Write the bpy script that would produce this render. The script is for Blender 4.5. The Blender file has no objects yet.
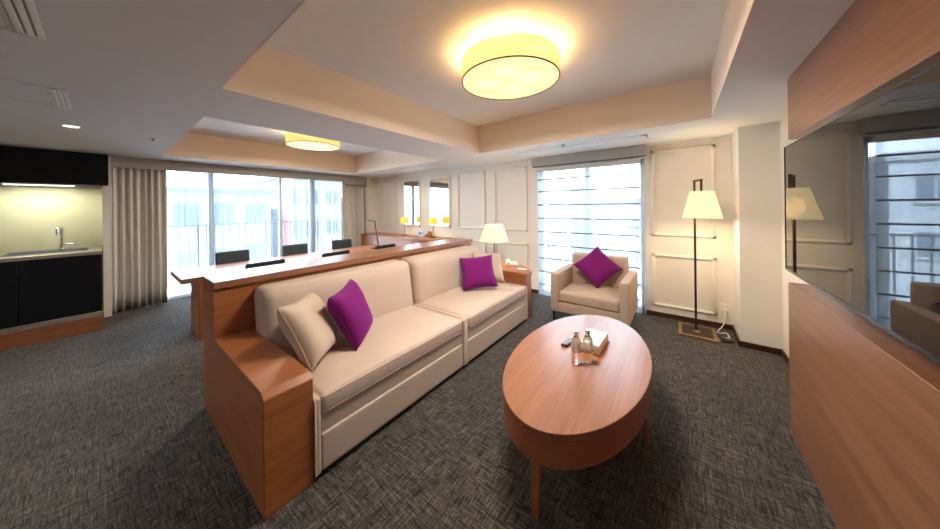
import bpy, bmesh, math, random
from mathutils import Vector, Matrix, Euler

random.seed(7)
S = bpy.context.scene
COL = S.collection
PI = math.pi

# ------------------------------------------------------------------ camera
YAW, PITCH, ROLL = 0.6530, 0.0, -0.0121
F_PX, CX, CY = 278.5, 467.0, 206.6
cam_d = bpy.data.cameras.new('camera')
cam_d.sensor_width = 36.0
cam_d.sensor_fit = 'HORIZONTAL'
cam_d.lens = F_PX / 940 * 36
cam_d.shift_x = (470 - CX) / 940
cam_d.shift_y = (CY - 264.5) / 940
cam_d.clip_start = 0.02
cam_d.clip_end = 300
cam = bpy.data.objects.new('camera', cam_d)
COL.objects.link(cam)
fw = Vector((-math.sin(YAW), math.cos(YAW), 0))
rt = Vector((math.cos(YAW), math.sin(YAW), 0))
up = Vector((0, 0, 1))
r2 = rt * math.cos(ROLL) + up * math.sin(ROLL)
u2 = -rt * math.sin(ROLL) + up * math.cos(ROLL)
cam.matrix_world = Matrix(((r2.x, u2.x, -fw.x, 0), (r2.y, u2.y, -fw.y, 0), (r2.z, u2.z, -fw.z, 1.5), (0, 0, 0, 1)))
S.camera = cam

# ------------------------------------------------------------------ sky, daylight portals, exposure
W = bpy.data.worlds.new('sky')
S.world = W
W.use_nodes = True
wn = W.node_tree.nodes
wn['Background'].inputs['Color'].default_value = (0.70, 0.86, 1.0, 1)
wn['Background'].inputs['Strength'].default_value = 11.0

sun_d = bpy.data.lights.new('sun', 'SUN')
sun_d.energy = 190
sun_d.angle = math.radians(1)
sun_d.color = (0.78, 0.90, 1.0)
sun = bpy.data.objects.new('sun', sun_d)
COL.objects.link(sun)
sun.rotation_euler = Vector((-0.06, 0.6, -0.8)).to_track_quat('-Z', 'Y').to_euler()

def portal(name, loc, rot, sx, sy):
    d = bpy.data.lights.new(name, 'AREA')
    d.shape = 'RECTANGLE'
    d.size, d.size_y = sx, sy
    d.cycles.is_portal = True
    o = bpy.data.objects.new(name, d)
    COL.objects.link(o)
    o.location = loc
    o.rotation_euler = rot
portal('portal_window', (-6.86, 2.1, 1.14), Euler((0, -PI / 2, 0)), 2.3, 3.6)
portal('portal_window', (-1.16, 4.66, 1.05), Euler((-PI / 2, 0, 0)), 1.6, 2.2)

S.view_settings.view_transform = 'Standard'
S.view_settings.look = 'None'
S.view_settings.gamma = 1
S.view_settings.use_curve_mapping = False
S.view_settings.exposure = 0.65
S.cycles.max_bounces = 10
S.cycles.diffuse_bounces = 6
S.cycles.transparent_max_bounces = 16
S.cycles.sample_clamp_indirect = 6
S.cycles.caustics_reflective = False
S.cycles.caustics_refractive = False

LAMP_W = 44.0            # each drum ceiling light, downwards
HALO_W = 5.5             # bulbs glowing above the drum

# ------------------------------------------------------------------ mesh helpers
def bm_new():
    return bmesh.new()

def _merge(bm, t):
    me = bpy.data.meshes.new('tmp')
    t.to_mesh(me)
    t.free()
    bm.from_mesh(me)
    bpy.data.meshes.remove(me)

def box(bm, x0, x1, y0, y1, z0, z1, bev=0.0, seg=2, mat=None):
    t = bmesh.new()
    bmesh.ops.create_cube(t, size=1)
    for v in t.verts:
        v.co = Vector(((x0 + x1) / 2 + v.co.x * (x1 - x0), (y0 + y1) / 2 + v.co.y * (y1 - y0), (z0 + z1) / 2 + v.co.z * (z1 - z0)))
    if bev > 0:
        bmesh.ops.bevel(t, geom=list(t.edges), offset=bev, segments=seg, affect='EDGES', profile=0.5)
    if mat is not None:
        bmesh.ops.transform(t, matrix=mat, verts=t.verts)
    _merge(bm, t)
    return bm

def prism(bm, pts, z0, z1, bev=0.0, seg=2):
    t = bmesh.new()
    vs = [t.verts.new((p[0], p[1], z0)) for p in pts]
    f = t.faces.new(vs)
    r = bmesh.ops.extrude_face_region(t, geom=[f])
    for v in [g for g in r['geom'] if isinstance(g, bmesh.types.BMVert)]:
        v.co.z = z1
    bmesh.ops.recalc_face_normals(t, faces=t.faces)
    if bev > 0:
        es = [e for e in t.edges if len(e.link_faces) == 2 and e.calc_face_angle(0) > 0.5]
        bmesh.ops.bevel(t, geom=es, offset=bev, segments=seg, affect='EDGES', profile=0.5)
    _merge(bm, t)
    return bm

def lathe(bm, prof, cx=0, cy=0, n=32, cap=True):
    t = bmesh.new()
    rings = []
    for r, z in prof:
        rings.append([t.verts.new((cx + r * math.cos(2 * PI * i / n), cy + r * math.sin(2 * PI * i / n), z)) for i in range(n)])
    for a, b in zip(rings[:-1], rings[1:]):
        for i in range(n):
            t.faces.new((a[i], a[(i + 1) % n], b[(i + 1) % n], b[i]))
    if cap:
        if prof[0][0] > 1e-5: t.faces.new(rings[0][::-1])
        if prof[-1][0] > 1e-5: t.faces.new(rings[-1])
    bmesh.ops.remove_doubles(t, verts=t.verts, dist=1e-6)
    bmesh.ops.recalc_face_normals(t, faces=t.faces)
    _merge(bm, t)
    return bm

def tube(bm, path, r, n=10, closed=False):
    t = bmesh.new()
    P = [Vector(p) for p in path]
    rings = []
    m = len(P)
    ref = None
    for i, p in enumerate(P):
        a = P[(i - 1) % m] if (closed or i > 0) else p
        b = P[(i + 1) % m] if (closed or i < m - 1) else p
        d = (b - a).normalized()
        if ref is None:
            ref = d.orthogonal().normalized()
        ref = (ref - d * ref.dot(d)).normalized()
        s = d.cross(ref)
        rings.append([t.verts.new(p + (ref * math.cos(2 * PI * k / n) + s * math.sin(2 * PI * k / n)) * r) for k in range(n)])
    for i in range(m if closed else m - 1):
        a, b = rings[i], rings[(i + 1) % m]
        for k in range(n):
            t.faces.new((a[k], a[(k + 1) % n], b[(k + 1) % n], b[k]))
    if not closed:
        t.faces.new(rings[0][::-1]); t.faces.new(rings[-1])
    bmesh.ops.recalc_face_normals(t, faces=t.faces)
    _merge(bm, t)
    return bm

def bar(bm, a, b, w, h=None):
    """square bar from a to b"""
    a, b = Vector(a), Vector(b)
    d = b - a
    L = d.length
    q = d.to_track_quat('Z', 'Y').to_matrix().to_4x4()
    box(bm, -w / 2, w / 2, -(h or w) / 2, (h or w) / 2, 0, L, mat=Matrix.Translation(a) @ q)
    return bm

ORIG = {}
def build(name, bm, mat, parent=None, pivot=None, smooth=20, keep=False):
    """link a bmesh written in world coordinates as one object; children sit at the origin of their thing"""
    if parent is not None:
        o0 = ORIG.get(parent.name, Vector((0, 0, 0)))
    elif pivot is not None:
        o0 = Vector(pivot)
    else:
        xs = [v.co for v in bm.verts]
        lo = [min(c[i] for c in xs) for i in range(3)]
        hi = [max(c[i] for c in xs) for i in range(3)]
        o0 = Vector(((lo[0] + hi[0]) / 2, (lo[1] + hi[1]) / 2, lo[2]))
    for v in bm.verts:
        v.co -= o0
    me = bpy.data.meshes.new(name)
    bm.to_mesh(me)
    bm.free()
    if smooth:
        for p in me.polygons:
            p.use_smooth = True
        me.set_sharp_from_angle(angle=math.radians(smooth))
    me.materials.append(mat)
    o = bpy.data.objects.new(name, me)
    COL.objects.link(o)
    if parent is not None:
        o.parent = parent
    else:
        o.location = o0
    ORIG[o.name] = o0
    return o

def tag(o, label, cat, group=None):
    o['label'] = label
    o['category'] = cat
    if group: o['group'] = group
    return o

def thing(name, loc, label, cat, group=None, rz=0.0):
    o = bpy.data.objects.new(name, None)
    o.empty_display_size = 0.1
    COL.objects.link(o)
    o.location = loc
    o.rotation_euler = (0, 0, rz)
    ORIG[o.name] = Vector(loc) if rz == 0 else Vector((0, 0, 0))
    return tag(o, label, cat, group)

def struct(name, bm, mat, smooth=0, parent=None):
    o = build(name, bm, mat, parent, smooth=smooth)
    if parent is None:
        o['kind'] = 'structure'
    return o

def copy_tree(o, parent=None):
    c = o.copy()
    COL.objects.link(c)
    if parent is not None:
        c.parent = parent
    for ch in list(o.children):
        copy_tree(ch, c)
    return c

# ------------------------------------------------------------------ materials
def nmat(name):
    m = bpy.data.materials.new(name)
    m.use_nodes = True
    nt = m.node_tree
    return m, nt, nt.nodes, nt.links, nt.nodes['Principled BSDF']

def coords(nt, scale, rot=(0, 0, 0)):
    tc = nt.nodes.new('ShaderNodeTexCoord')
    mp = nt.nodes.new('ShaderNodeMapping')
    mp.inputs['Scale'].default_value = scale
    mp.inputs['Rotation'].default_value = rot
    nt.links.new(tc.outputs['Object'], mp.inputs['Vector'])
    return mp.outputs['Vector']

def noise(nt, vec, scale, detail=4, rough=0.55, dist=0.0):
    n = nt.nodes.new('ShaderNodeTexNoise')
    n.inputs['Scale'].default_value = scale
    n.inputs['Detail'].default_value = detail
    n.inputs['Roughness'].default_value = rough
    n.inputs['Distortion'].default_value = dist
    nt.links.new(vec, n.inputs['Vector'])
    return n.outputs['Fac']

def ramp(nt, fac, stops):
    r = nt.nodes.new('ShaderNodeValToRGB')
    e = r.color_ramp.elements
    while len(e) < len(stops):
        e.new(0.5)
    for k, (p, c) in enumerate(stops):
        e[k].position = p
        e[k].color = (*c, 1)
    nt.links.new(fac, r.inputs['Fac'])
    return r.outputs['Color']

def mixc(nt, fac, a, b, mode='MIX'):
    m = nt.nodes.new('ShaderNodeMix')
    m.data_type = 'RGBA'
    m.blend_type = mode
    for s, v in ((m.inputs[0], fac), (m.inputs[6], a), (m.inputs[7], b)):
        if hasattr(v, 'is_output'):
            nt.links.new(v, s)
        elif isinstance(v, tuple):
            s.default_value = (*v, 1)
        else:
            s.default_value = v
    return m.outputs[2]

def bump(nt, b, h, strength, dist=0.01):
    n = nt.nodes.new('ShaderNodeBump')
    n.inputs['Strength'].default_value = strength
    n.inputs['Distance'].default_value = dist
    nt.links.new(h, n.inputs['Height'])
    nt.links.new(n.outputs['Normal'], b.inputs['Normal'])

def paint(name, col, rough=0.6, metal=0.0, spec=0.5, coat=0.0, var=0.04, bstr=0.0, bscale=200):
    m, nt, N, L, b = nmat(name)
    f = noise(nt, coords(nt, (1, 1, 1)), 6, 3)
    c = ramp(nt, f, [(0.3, tuple(x * (1 - var) for x in col)), (0.7, tuple(min(1, x * (1 + var)) for x in col))])
    L.new(c, b.inputs['Base Color'])
    b.inputs['Roughness'].default_value = rough
    b.inputs['Metallic'].default_value = metal
    b.inputs['Specular IOR Level'].default_value = spec
    b.inputs['Coat Weight'].default_value = coat
    if bstr:
        bump(nt, b, noise(nt, coords(nt, (1, 1, 1)), bscale, 2), bstr, 0.002)
    return m

def wood(name, axis,  lo=(0.28, 0.096, 0.033), hi=(0.41, 0.152, 0.057), rough=0.34, spec=0.5):
    m, nt, N, L, b = nmat(name)
    sc = [18, 18, 18]
    for k in axis: sc['xyz'.index(k)] = 0.7 if len(axis) == 1 else 1.3
    v = coords(nt, tuple(sc))
    f1 = noise(nt, v, 1.0, 5, 0.6, 0.4)
    sc2 = [130, 130, 130]
    for k in axis: sc2['xyz'.index(k)] = 3.0
    f2 = noise(nt, coords(nt, tuple(sc2)), 1.0, 3, 0.6)
    c1 = ramp(nt, f1, [(0.3, lo), (0.7, hi)])
    c2 = ramp(nt, f2, [(0.35, (0.80, 0.78, 0.76)), (0.6, (1, 1, 1))])
    L.new(mixc(nt, 0.8, c1, c2, 'MULTIPLY'), b.inputs['Base Color'])
    b.inputs['Roughness'].default_value = rough
    b.inputs['Specular IOR Level'].default_value = spec
    bump(nt, b, f2, 0.06, 0.001)
    return m

def fabric(name, col, var=0.08, sheen=0.25, scale=350, stain=None):
    m, nt, N, L, b = nmat(name)
    f = noise(nt, coords(nt, (1, 1, 1)), scale, 3, 0.7)
    f2 = noise(nt, coords(nt, (1, 1, 1)), 5, 3, 0.6)
    c = ramp(nt, f, [(0.3, tuple(x * (1 - var) for x in col)), (0.7, tuple(min(1, x * (1 + var)) for x in col))])
    c2 = ramp(nt, f2, [(0.3, (0.93, 0.93, 0.93)), (0.7, (1, 1, 1))])
    L.new(mixc(nt, 1.0, c, c2, 'MULTIPLY'), b.inputs['Base Color'])
    b.inputs['Roughness'].default_value = 0.85
    b.inputs['Specular IOR Level'].default_value = 0.2
    b.inputs['Sheen Weight'].default_value = sheen
    b.inputs['Sheen Roughness'].default_value = 0.4
    b.inputs['Sheen Tint'].default_value = (*[min(1, x * 1.3 + 0.1) for x in col], 1)
    bump(nt, b, f, 0.15, 0.002)
    return m

def see_through(name, col, t_fac, translucent=0.6, axis_scale=None, fold=0.0):
    """thin woven cloth or glass film: part of the light passes straight, part is scattered"""
    m, nt, N, L, b = nmat(name)
    N.remove(b)
    tr = N.new('ShaderNodeBsdfTransparent')
    df = N.new('ShaderNodeBsdfDiffuse')
    tl = N.new('ShaderNodeBsdfTranslucent')
    f = noise(nt, coords(nt, axis_scale or (1, 1, 1)), 40, 2)
    c = ramp(nt, f, [(0.3, tuple(x * 0.94 for x in col)), (0.7, col)])
    L.new(c, df.inputs['Color']); L.new(c, tl.inputs['Color'])
    m1 = N.new('ShaderNodeMixShader'); m1.inputs[0].default_value = translucent
    L.new(df.outputs[0], m1.inputs[1]); L.new(tl.outputs[0], m1.inputs[2])
    m2 = N.new('ShaderNodeMixShader'); m2.inputs[0].default_value = 1 - t_fac
    if fold:
        fn = noise(nt, coords(nt, (30, 30, .6)), 1.0, 2, .6)
        fr = N.new('ShaderNodeMapRange')
        fr.inputs['From Min'].default_value = .35; fr.inputs['From Max'].default_value = .65
        fr.inputs['To Min'].default_value = 1 - t_fac - fold; fr.inputs['To Max'].default_value = 1 - t_fac + fold
        L.new(fn, fr.inputs['Value']); L.new(fr.outputs[0], m2.inputs[0])
    L.new(tr.outputs[0], m2.inputs[1]); L.new(m1.outputs[0], m2.inputs[2])
    L.new(m2.outputs[0], N['Material Output'].inputs['Surface'])
    return m

def glow(name, col, strength, base=(0.8, 0.75, 0.6), var=0.06):
    m, nt, N, L, b = nmat(name)
    f = noise(nt, coords(nt, (1, 1, 1)), 25, 2)
    c = ramp(nt, f, [(0.3, tuple(x * (1 - var) for x in col)), (0.7, col)])
    L.new(c, b.inputs['Emission Color'])
    b.inputs['Base Color'].default_value = (*base, 1)
    b.inputs['Emission Strength'].default_value = strength
    b.inputs['Roughness'].default_value = 0.8
    b.inputs['Specular IOR Level'].default_value = 0.1
    return m

def shade_cloth(name, col, strength, base, t_fac):
    m = glow(name, col, strength, base)
    nt = m.node_tree
    tr = nt.nodes.new('ShaderNodeBsdfTransparent'); tr.inputs[0].default_value = (1, .86, .66, 1)
    mx = nt.nodes.new('ShaderNodeMixShader'); mx.inputs[0].default_value = t_fac
    nt.links.new(nt.nodes['Principled BSDF'].outputs[0], mx.inputs[1]); nt.links.new(tr.outputs[0], mx.inputs[2])
    nt.links.new(mx.outputs[0], nt.nodes['Material Output'].inputs['Surface'])
    return m

def glassy(name, col=(1, 1, 1), rough=0.0, ior=1.45):
    m, nt, N, L, b = nmat(name)
    b.inputs['Base Color'].default_value = (*col, 1)
    b.inputs['Transmission Weight'].default_value = 1
    b.inputs['Roughness'].default_value = rough
    b.inputs['IOR'].default_value = ior
    return m

def pane_mat():
    m, nt, N, L, b = nmat('window_glass')
    N.remove(b)
    tr = N.new('ShaderNodeBsdfTransparent'); tr.inputs[0].default_value = (0.95, 0.98, 1, 1)
    gl = N.new('ShaderNodeBsdfGlossy'); gl.inputs['Roughness'].default_value = 0.02
    fr = N.new('ShaderNodeFresnel'); fr.inputs[0].default_value = 1.3
    mx = N.new('ShaderNodeMixShader')
    L.new(fr.outputs[0], mx.inputs[0]); L.new(tr.outputs[0], mx.inputs[1]); L.new(gl.outputs[0], mx.inputs[2])
    L.new(mx.outputs[0], N['Material Output'].inputs['Surface'])
    return m

def carpet_mat():
    m, nt, N, L, b = nmat('carpet')
    base = (0.034, 0.031, 0.029)
    fine = noise(nt, coords(nt, (1, 1, 1)), 210, 3, 0.8)
    c = ramp(nt, fine, [(0.38, tuple(x * 0.25 for x in base)), (0.5, base), (0.64, (0.125, 0.108, 0.094))])
    big = noise(nt, coords(nt, (1, 1, 1)), 1.6, 3)
    # woven dashes running both ways across the tiles
    for sc, th, amt in (((38, 190, 1), 0.56, 0.30), ((190, 38, 1), 0.56, 0.30), ((7, 120, 1), 0.63, 0.68), ((120, 7, 1), 0.63, 0.68)):
        s = noise(nt, coords(nt, sc), 1.0, 1, 0.4)
        mk = ramp(nt, s, [(th - 0.03, (0, 0, 0)), (th + 0.05, (amt, amt, amt))])
        c = mixc(nt, mk, c, (0.165, 0.145, 0.13))
    for sc, th, amt in (((8, 90, 1), 0.59, 0.8), ((90, 8, 1), 0.59, 0.8)):
        s = noise(nt, coords(nt, sc), 1.3, 1, 0.4)
        mk = ramp(nt, s, [(th - 0.03, (0, 0, 0)), (th + 0.04, (amt, amt, amt))])
        c = mixc(nt, mk, c, (0.010, 0.009, 0.008))
    v = ramp(nt, big, [(0.3, (0.88, 0.88, 0.88)), (0.7, (1.08, 1.06, 1.04))])
    c = mixc(nt, 1.0, c, v, 'MULTIPLY')
    L.new(c, b.inputs['Base Color'])
    b.inputs['Roughness'].default_value = 0.95
    b.inputs['Specular IOR Level'].default_value = 0.1
    b.inputs['Sheen Weight'].default_value = 0.15
    bump(nt, b, fine, 0.5, 0.004)
    return m

M = {}
M['carpet'] = carpet_mat()
M['wall'] = paint('wall_paper', (0.80, 0.755, 0.69), 0.75, bstr=0.05, bscale=300, var=0.015)
M['ceil'] = paint('ceiling_paper', (0.765, 0.775, 0.78), 0.85, var=0.015, bstr=0.05, bscale=250)
M['tray'] = paint('recess_cream', (0.83, 0.735, 0.62), 0.8, var=0.01)
M['mould'] = paint('moulding_paint', (0.83, 0.79, 0.72), 0.5, var=0.01)
M['base'] = wood('skirting_wood', 'x', (0.055, 0.018, 0.009), (0.085, 0.03, 0.014))
M['wood_x'] = wood('cherry_wood_x', 'x')
M['wood_y'] = wood('cherry_wood_y', 'y')
M['wood_z'] = wood('cherry_wood_z', 'z')
M['wood_xy'] = wood('cherry_wood_wrapped', 'xy')
M['plinth'] = wood('plinth_wood', 'y', (0.16, 0.06, 0.025), (0.24, 0.095, 0.04))
M['wood_gloss'] = wood('cherry_tabletop', 'y', (0.26, 0.115, 0.062), (0.37, 0.165, 0.092), rough=0.29, spec=0.42)
M['wood_tv'] = wood('walnut_panel', 'y', (0.19, 0.082, 0.044), (0.29, 0.132, 0.072), 0.3)
M['sofa'] = fabric('sofa_velour', (0.53, 0.43, 0.37))
M['piping'] = fabric('sofa_piping', (0.60, 0.50, 0.42))
M['armchair'] = fabric('armchair_cloth', (0.50, 0.39, 0.32))
M['beige'] = fabric('beige_satin', (0.52, 0.42, 0.35), sheen=0.4)
M['purple'] = fabric('purple_velvet', (0.17, 0.008, 0.15), sheen=0.5)
M['charcoal'] = fabric('charcoal_cloth', (0.036, 0.048, 0.062), sheen=0.1)
M['curtain'] = fabric('curtain_cloth', (0.72, 0.68, 0.63), sheen=0.1)
M['pelmet'] = fabric('pelmet_cloth', (0.46, 0.435, 0.40), sheen=0.1)
M['valance'] = fabric('blind_valance_cloth', (0.44, 0.44, 0.425), sheen=0.1)
M['sheer'] = see_through('sheer_voile', (0.48, 0.52, 0.56), 0.70, 0.65, (1, 6, 0.3), 0.12)
M['blindcloth'] = see_through('blind_voile', (0.50, 0.54, 0.57), 0.42, 0.7)
M['glass'] = pane_mat()
M['mirror'] = paint('mirror_silver', (0.92, 0.92, 0.92), 0.02, 1.0, var=0.0)
M['white_metal'] = paint('white_frame_paint', (0.80, 0.82, 0.84), 0.4, var=0.01)
M['grey_metal'] = paint('grey_frame_paint', (0.42, 0.47, 0.55), 0.4, var=0.02)
M['dark_metal'] = paint('dark_metal', (0.035, 0.034, 0.034), 0.4, 0.6)
M['bronze'] = paint('bronze_metal', (0.075, 0.048, 0.03), 0.35, 0.8)
M['brass'] = paint('brass_trim', (0.50, 0.36, 0.18), 0.35, 0.9)
M['chrome'] = paint('chrome', (0.75, 0.75, 0.74), 0.15, 1.0, var=0.01)
M['steel'] = paint('brushed_steel', (0.62, 0.58, 0.52), 0.33, 1.0)
M['black_lam'] = paint('black_laminate', (0.004, 0.005, 0.008), 0.35, spec=0.25)
M['black_gloss'] = paint('screen_glass', (0.006, 0.006, 0.007), 0.015, spec=0.38, var=0.0)
M['black_plastic'] = paint('black_plastic', (0.012, 0.012, 0.013), 0.3)
M['white_plastic'] = paint('white_plastic', (0.80, 0.79, 0.76), 0.35, var=0.01)
M['vent_white'] = paint('vent_white', (0.93, 0.94, 0.95), 0.4, var=0.0)
M['grey_plastic'] = paint('grey_plastic', (0.42, 0.44, 0.46), 0.4)
M['pleat'] = fabric('blind_pleat_cloth', (0.66, 0.66, 0.64), sheen=0.1)
M['batten'] = paint('blind_batten', (0.10, 0.11, 0.12), 0.6)
M['slot'] = paint('vent_slot', (0.25, 0.27, 0.29), 0.5)
M['splash'] = paint('backsplash_panel', (0.86, 0.85, 0.62), 0.22, var=0.01)
M['paper'] = paint('paper', (0.85, 0.84, 0.82), 0.7, var=0.01)
M['leather'] = paint('cream_leather', (0.86, 0.82, 0.75), 0.4, var=0.02)
M['drum'] = shade_cloth('drum_shade_cloth', (1.0, 0.78, 0.22), 0.60, (0.2, 0.17, 0.10), 0.10)
M['diffuser'] = glow('drum_diffuser_glow', (1.0, 0.80, 0.40), 0.64)
M['bulb'] = glow('bulb_glow', (1.0, 0.90, 0.52), 0.68)
M['shade'] = shade_cloth('lamp_shade_cloth', (1.0, 0.80, 0.42), 0.62, (0.5, 0.45, 0.35), 0.12)
M['shade_small'] = glow('small_shade_glow', (1.0, 0.74, 0.06), 0.62, (0.3, 0.22, 0.08))
M['striplight'] = glow('strip_light', (1.0, 1.0, 0.85), 1.2)
M['downlight'] = glow('downlight_glow', (1.0, 0.80, 0.50), 6.0)
M['screen_blue'] = glow('clock_screen', (0.10, 0.38, 0.85), 0.55, (0.02, 0.05, 0.1))
M['clear'] = glassy('clear_bottle')
M['water'] = glassy('water', (0.97, 0.99, 1), 0.0, 1.33)
M['label_film'] = see_through('bottle_label', (0.90, 0.89, 0.87), 0.62, 0.5)
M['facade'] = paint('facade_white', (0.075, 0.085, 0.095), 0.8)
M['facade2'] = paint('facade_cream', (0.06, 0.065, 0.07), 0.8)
M['roof_blue'] = paint('slate_roof', (0.016, 0.028, 0.042), 0.7)
M['roof_red'] = paint('tile_roof', (0.09, 0.025, 0.02), 0.7)
M['brick_red'] = paint('red_render', (0.14, 0.04, 0.04), 0.8)
M['win_dark'] = paint('far_window', (0.012, 0.02, 0.03), 0.2)
M['concrete'] = paint('concrete', (0.26, 0.27, 0.28), 0.9)
M['balcony'] = paint('balcony_tile', (0.55, 0.56, 0.58), 0.8)

# ------------------------------------------------------------------ room shell
XL, XR, YB, YR, H = -6.52, 0.79, 4.52, -3.2, 2.30
XG = -6.82                       # window glass line
T = 2.70                         # tray ceiling height
bm = bm_new(); box(bm, -6.95, 1.0, YR - .1, YB + .1, -0.1, 0.0)
struct('floor', bm, M['carpet'])

T1 = (-2.40, 0.245, 0.475, 3.45)
T2 = (-5.99, -3.228, 0.53, 3.575)
bm = bm_new()
xs = [-6.95, T2[0], T2[1], T1[0], T1[1], 1.0]
def soffit(x0, x1, y0, y1):
    box(bm, x0, x1, y0, y1, H, T + 0.1)
soffit(-6.95, T2[0], YR - .1, YB + .1)
soffit(T2[0], T2[1], YR - .1, T2[2]); soffit(T2[0], T2[1], T2[3], YB + .1)
soffit(T2[1], T1[0], YR - .1, YB + .1)
soffit(T1[0], T1[1], YR - .1, T1[2]); soffit(T1[0], T1[1], T1[3], YB + .1)
soffit(T1[1], 1.0, YR - .1, YB + .1)
box(bm, T2[0] - .01, T2[1] + .01, T2[2] - .01, T2[3] + .01, T, T + .12)
box(bm, T1[0] - .01, T1[1] + .01, T1[2] - .01, T1[3] + .01, T, T + .12)
struct('ceiling', bm, M['ceil'])

# warmer cream facing on the upright sides of both ceiling recesses
for k, (x0, x1, y0, y1) in enumerate((T1, T2)):
    bm = bm_new()
    box(bm, x0, x0 + .006, y0, y1, H - .001, T); box(bm, x1 - .006, x1, y0, y1, H - .001, T)
    box(bm, x0, x1, y0, y0 + .006, H - .001, T); box(bm, x0, x1, y1 - .006, y1, H - .001, T)
    struct('trim_%d' % (k + 21), bm, M['tray'])

# back wall with its window opening
WX0, WX1, WZ1 = -1.93, -0.39, 2.14
bm = bm_new()
box(bm, -6.95, WX0, YB, YB + .2, 0, H); box(bm, WX1, 1.0, YB, YB + .2, 0, H)
box(bm, WX0, WX1, YB, YB + .2, WZ1, H)
struct('wall_back', bm, M['wall'])
# window wall on the left
bm = bm_new()
box(bm, -6.95, XL, 4.22, YB, 0, H)
box(bm, -6.95, XG + .06, 0.07, 4.22, 2.27, H)
box(bm, -6.95, XG + .06, 3.80, 4.22, 0, 2.27); box(bm, -6.95, XG + .06, 0.07, 0.30, 0, 2.27)
box(bm, -6.95, -6.46, -0.004, 0.07, 0, H)
box(bm, -6.95, XL, YR, -1.72, 0, H)
struct('wall_left', bm, M['wall'])
bm = bm_new(); box(bm, -6.95, -6.76, -1.72, -0.004, 0, H)
struct('wall_niche', bm, M['splash'])
bm = bm_new(); box(bm, XR, 1.0, YR, 4.05, 0, H)
struct('wall_right', bm, M['wall'])
bm = bm_new(); box(bm, 0.49, 1.0, 4.05, YB, 0, H)
struct('wall_column', bm, M['wall'])
bm = bm_new(); box(bm, -6.95, 1.0, YR - .1, YR, 0, H)
struct('wall_rear', bm, M['wall'])
# skirting
bm = bm_new()
box(bm, -6.52, WX0, YB - .012, YB, 0, .06, .003); box(bm, WX1, 0.49, YB - .012, YB, 0, .06, .003)
struct('baseboard_back', bm, M['base'])
bm = bm_new()
box(bm, 0.478, 0.49, 4.038, YB - .012, 0, .06, .003); box(bm, 0.478, XR - .012, 4.038, 4.05, 0, .06, .003)
struct('baseboard_column', bm, M['base'])
bm = bm_new(); box(bm, XR - .012, XR, YR, 4.038, 0, .06, .003)
struct('baseboard_right', bm, M['base'])

# picture-frame mouldings on the back wall
trim_no = [0]
def moulding(x0, x1, z0, z1, w=0.040, d=0.022):
    bm = bm_new()
    for a, b, dd in ((0.0, w, d * .5), (w * .25, w * .75, d)):
        y0, y1 = YB - dd, YB
        box(bm, x0 + a, x1 - a, y0, y1, z1 - b, z1 - a, .003); box(bm, x0 + a, x1 - a, y0, y1, z0 + a, z0 + b, .003)
        box(bm, x0 + a, x0 + b, y0, y1, z0 + a, z1 - a, .003); box(bm, x1 - b, x1 - a, y0, y1, z0 + a, z1 - a, .003)
    trim_no[0] += 1
    struct('trim_%d' % trim_no[0], bm, M['mould'], smooth=30)
UP0, UP1, LO0, LO1 = 1.05, 2.21, 0.14, 0.84
moulding(-6.32, -5.68, UP0, 2.15)
for a, b in ((-3.70, -3.00), (-2.80, -2.12)): moulding(a, b, UP0, UP1 - .01)
moulding(-0.31, 0.345, 1.075, 2.22)
for a, b in ((-3.70, -3.00), (-2.80, -2.12)): moulding(a, b, LO0, LO1)
moulding(-0.31, 0.345, LO0, LO1)
for a, b in ((-6.32, -5.68), (-5.42, -4.83), (-4.53, -3.90)): moulding(a, b, LO0, LO1)

# mirrors in the panels above the credenza
for x0, x1, lab in ((-5.42, -4.83, 'tall narrow wall mirror on the panelled wall, nearer the window corner'),
                    (-4.53, -3.895, 'tall narrow wall mirror on the panelled wall, farther from the window corner')):
    z0, z1 = 1.05, 2.16
    m = thing('wall_mirror', ((x0 + x1) / 2, YB, z0), lab, 'mirror', 'mirrors above the credenza')
    bm = bm_new(); box(bm, x0 + .03, x1 - .03, YB - .014, YB - .002, z0 + .03, z1 - .03, .002)
    build('mirror_glass', bm, M['mirror'], m)
    bm = bm_new()
    for a, b, c, d in ((x0, x1, z0, z0 + .035), (x0, x1, z1 - .035, z1), (x0, x0 + .035, z0, z1), (x1 - .035, x1, z0, z1)):
        box(bm, a, b, YB - .022, YB, c, d, .004)
    build('frame', bm, M['mould'], m)

# ------------------------------------------------------------------ windows
def add_window(name, plane, pos, a0, a1, z0, z1, posts, wide):
    """plane 'x' : glass in the plane x = pos, a = y ; plane 'y' : a = x"""
    def bx(bm, a, b, c, d, t0, t1, bev=.004):
        if plane == 'x': box(bm, pos - t0, pos + t1, a, b, c, d, bev)
        else: box(bm, a, b, pos - t1, pos + t0, c, d, bev)
    bm = bm_new()
    fwid = 0.055
    bx(bm, a0, a1, z0, z0 + fwid, .03, .03); bx(bm, a0, a1, z1 - fwid, z1, .03, .03)
    bx(bm, a0, a0 + fwid, z0, z1, .03, .03); bx(bm, a1 - fwid, a1, z0, z1, .03, .03)
    w = struct(name, bm, M['white_metal'], smooth=30)
    for p, wd in zip(posts, wide):
        bm = bm_new(); bx(bm, p - wd / 2, p + wd / 2, z0 + .02, z1 - .02, .035, .035)
        struct('mullion', bm, M['grey_metal'], smooth=30, parent=w)
    ed = [a0] + list(posts) + [a1]
    for a, b in zip(ed[:-1], ed[1:]):
        bm = bm_new(); bx(bm, a + .02, b - .02, z0 + .03, z1 - .03, .003, .003, 0)
        struct('pane', bm, M['glass'], smooth=0, parent=w)
add_window('window_1', 'x', XG, 0.30, 3.80, 0.0, 2.27, (1.20, 2.31, 2.96), (.075, .05, .11))
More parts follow.
